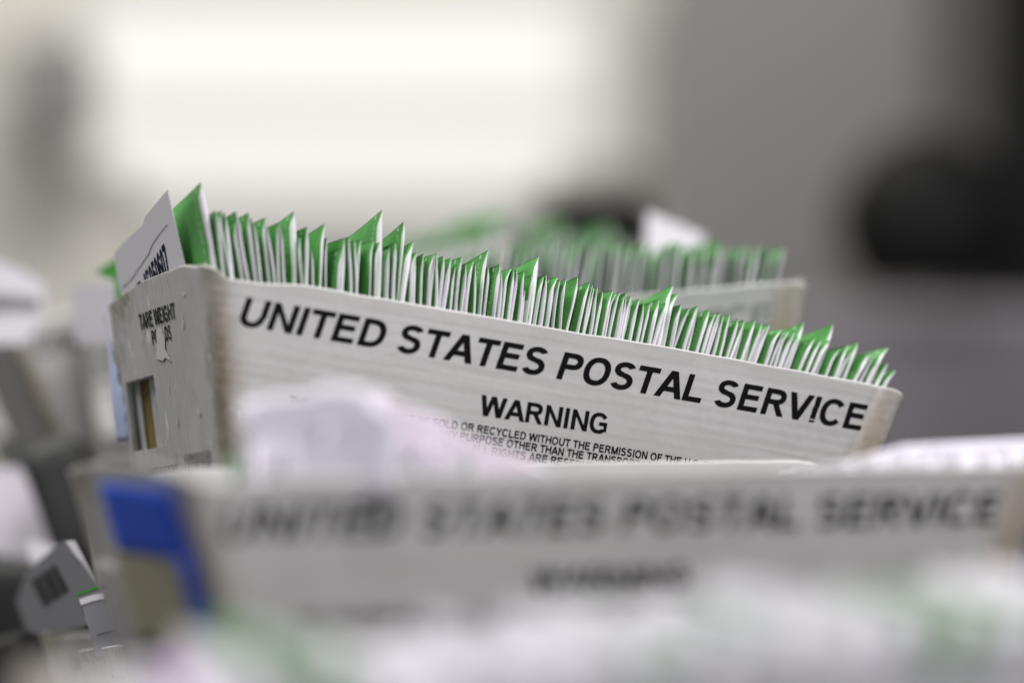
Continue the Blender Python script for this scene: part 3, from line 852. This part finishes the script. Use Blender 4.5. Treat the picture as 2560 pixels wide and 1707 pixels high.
o = wallbox('falloff_panel', 2340, 2700, -1400, 2400, 8.1, .12, flat('falloff_grey', (.10, .096, .096), .8, .2, .1, 2)); tag(o, 'added dark panel for light falloff near the right edge of the background', 'partition')  # panel added so the wall darkens rightward as its light falls off
# dark equipment and curtain at the right
bm = bmesh.new(); bmesh.ops.create_icosphere(bm, subdivisions=4, radius=1)
for v in bm.verts:
    v.co *= 1 + .12 * noise.noise(v.co * 1.3); v.co.z = max(v.co.z, -.75)
me = bpy.data.meshes.new('black_bag'); bm.to_mesh(me); bm.free(); me.materials.append(M_BLACK)
for p_ in me.polygons: p_.use_smooth = True
o = bpy.data.objects.new('black_bag', me); COL.objects.link(o)
c_ = P(2325, 560, 7.5); o.location = c_; o.scale = (.23, .12, .23); tag(o, 'round black blurred shape in front of the grey partition', 'bag')
o = wallbox('black_curtain', 2490, 3100, -900, 960, 7.9, .1, M_BLACK, None, .02); tag(o, 'black curtain down the right edge of the photo', 'curtain')
o = wallbox('cloth_covered_cart', 1700, 3000, 760, 2300, 7.8, .15, M_LILAC, None, .05); tag(o, 'lilac-grey cloth covered cart behind the right end of the sharp tray', 'cart')
M_SHADE = flat('shade_grey', (.06, .062, .06), .6, .3, .2, 8)
o = wallbox('shade_box', 85, 250, 1090, 1430, 2.75, .06, M_SHADE, None, .02); o.rotation_euler.y = rd(-20); tag(o, 'narrow leaning added dark shade tote between the barcoded sheet and the foreground tray', 'filler')  # added box, dark in place of shade between the trays
o = wallbox('shade_box', -300, 262, 1395, 2100, 2.95, .2, M_SHADE, None, .02); tag(o, 'added dark shade tote behind the barcoded sheet at the bottom left', 'filler')  # added backdrop that darkens the low corner as shade would
o = wallbox('black_shade_box', -400, 150, 1640, 2300, 2.42, .08, M_BLACK, None, .012); o.rotation_euler.y = rd(-14); tag(o, 'black tote added as shade in the bottom left corner of the photo', 'filler')  # black box added for the darkness around the low trays
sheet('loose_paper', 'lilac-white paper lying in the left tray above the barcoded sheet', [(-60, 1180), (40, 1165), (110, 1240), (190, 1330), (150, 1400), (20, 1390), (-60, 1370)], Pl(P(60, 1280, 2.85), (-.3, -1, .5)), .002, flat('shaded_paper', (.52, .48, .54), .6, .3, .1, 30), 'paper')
sheet('loose_paper', 'narrow white paper strip right of the barcoded sheet', [(164, 1352), (185, 1350), (246, 1458), (262, 1480), (244, 1464)], Pl(P(210, 1400, 2.33), (-.3, -1, .2)), .001, M_CARD, 'paper')
sheet('loose_paper', 'small bright paper corner left above the barcoded sheet', [(66, 1348), (118, 1358), (148, 1372), (96, 1412), (74, 1402)], Pl(P(100, 1380, 2.6), (-.3, -1, .1)), .001, M_CARD, 'paper')

# tables that carry the trays
M_TAB = flat('dark_table_top', (.03, .03, .03), .5, .3, .2, 8)
def table(u, zt, y0, y1, x0, x1, label):
    t = empty('work_table'); t.location = ((x0 + x1) / 2, (y0 + y1) / 2, 0); tag(t, label, 'table')
    def b(nm, c, s, m_): o_ = box(nm, (c[0] - t.location.x, c[1] - t.location.y, c[2]), s, m_, t, .004); return o_
    b('table_top', ((x0 + x1) / 2, (y0 + y1) / 2, zt - .015), (x1 - x0, y1 - y0, .03), M_TAB)
    for a in (x0 + .04, x1 - .04):
        for c in (y0 + .04, y1 - .04): b('leg', (a, c, (zt - .03) / 2), (.04, .04, zt - .03), M_DARK)
table(0, .88, .95, 4.0, -1.3, 1.5, 'dark table under all the mail trays')
print('G', [tuple(round(c) for c in proj(GM @ Vector((x, .012, h)))) for x, h in ((0, 0), (.15, .03), (.3, .055), (.45, .055))])
print('counts', nA, nB, nF, nF2, nG, nK)
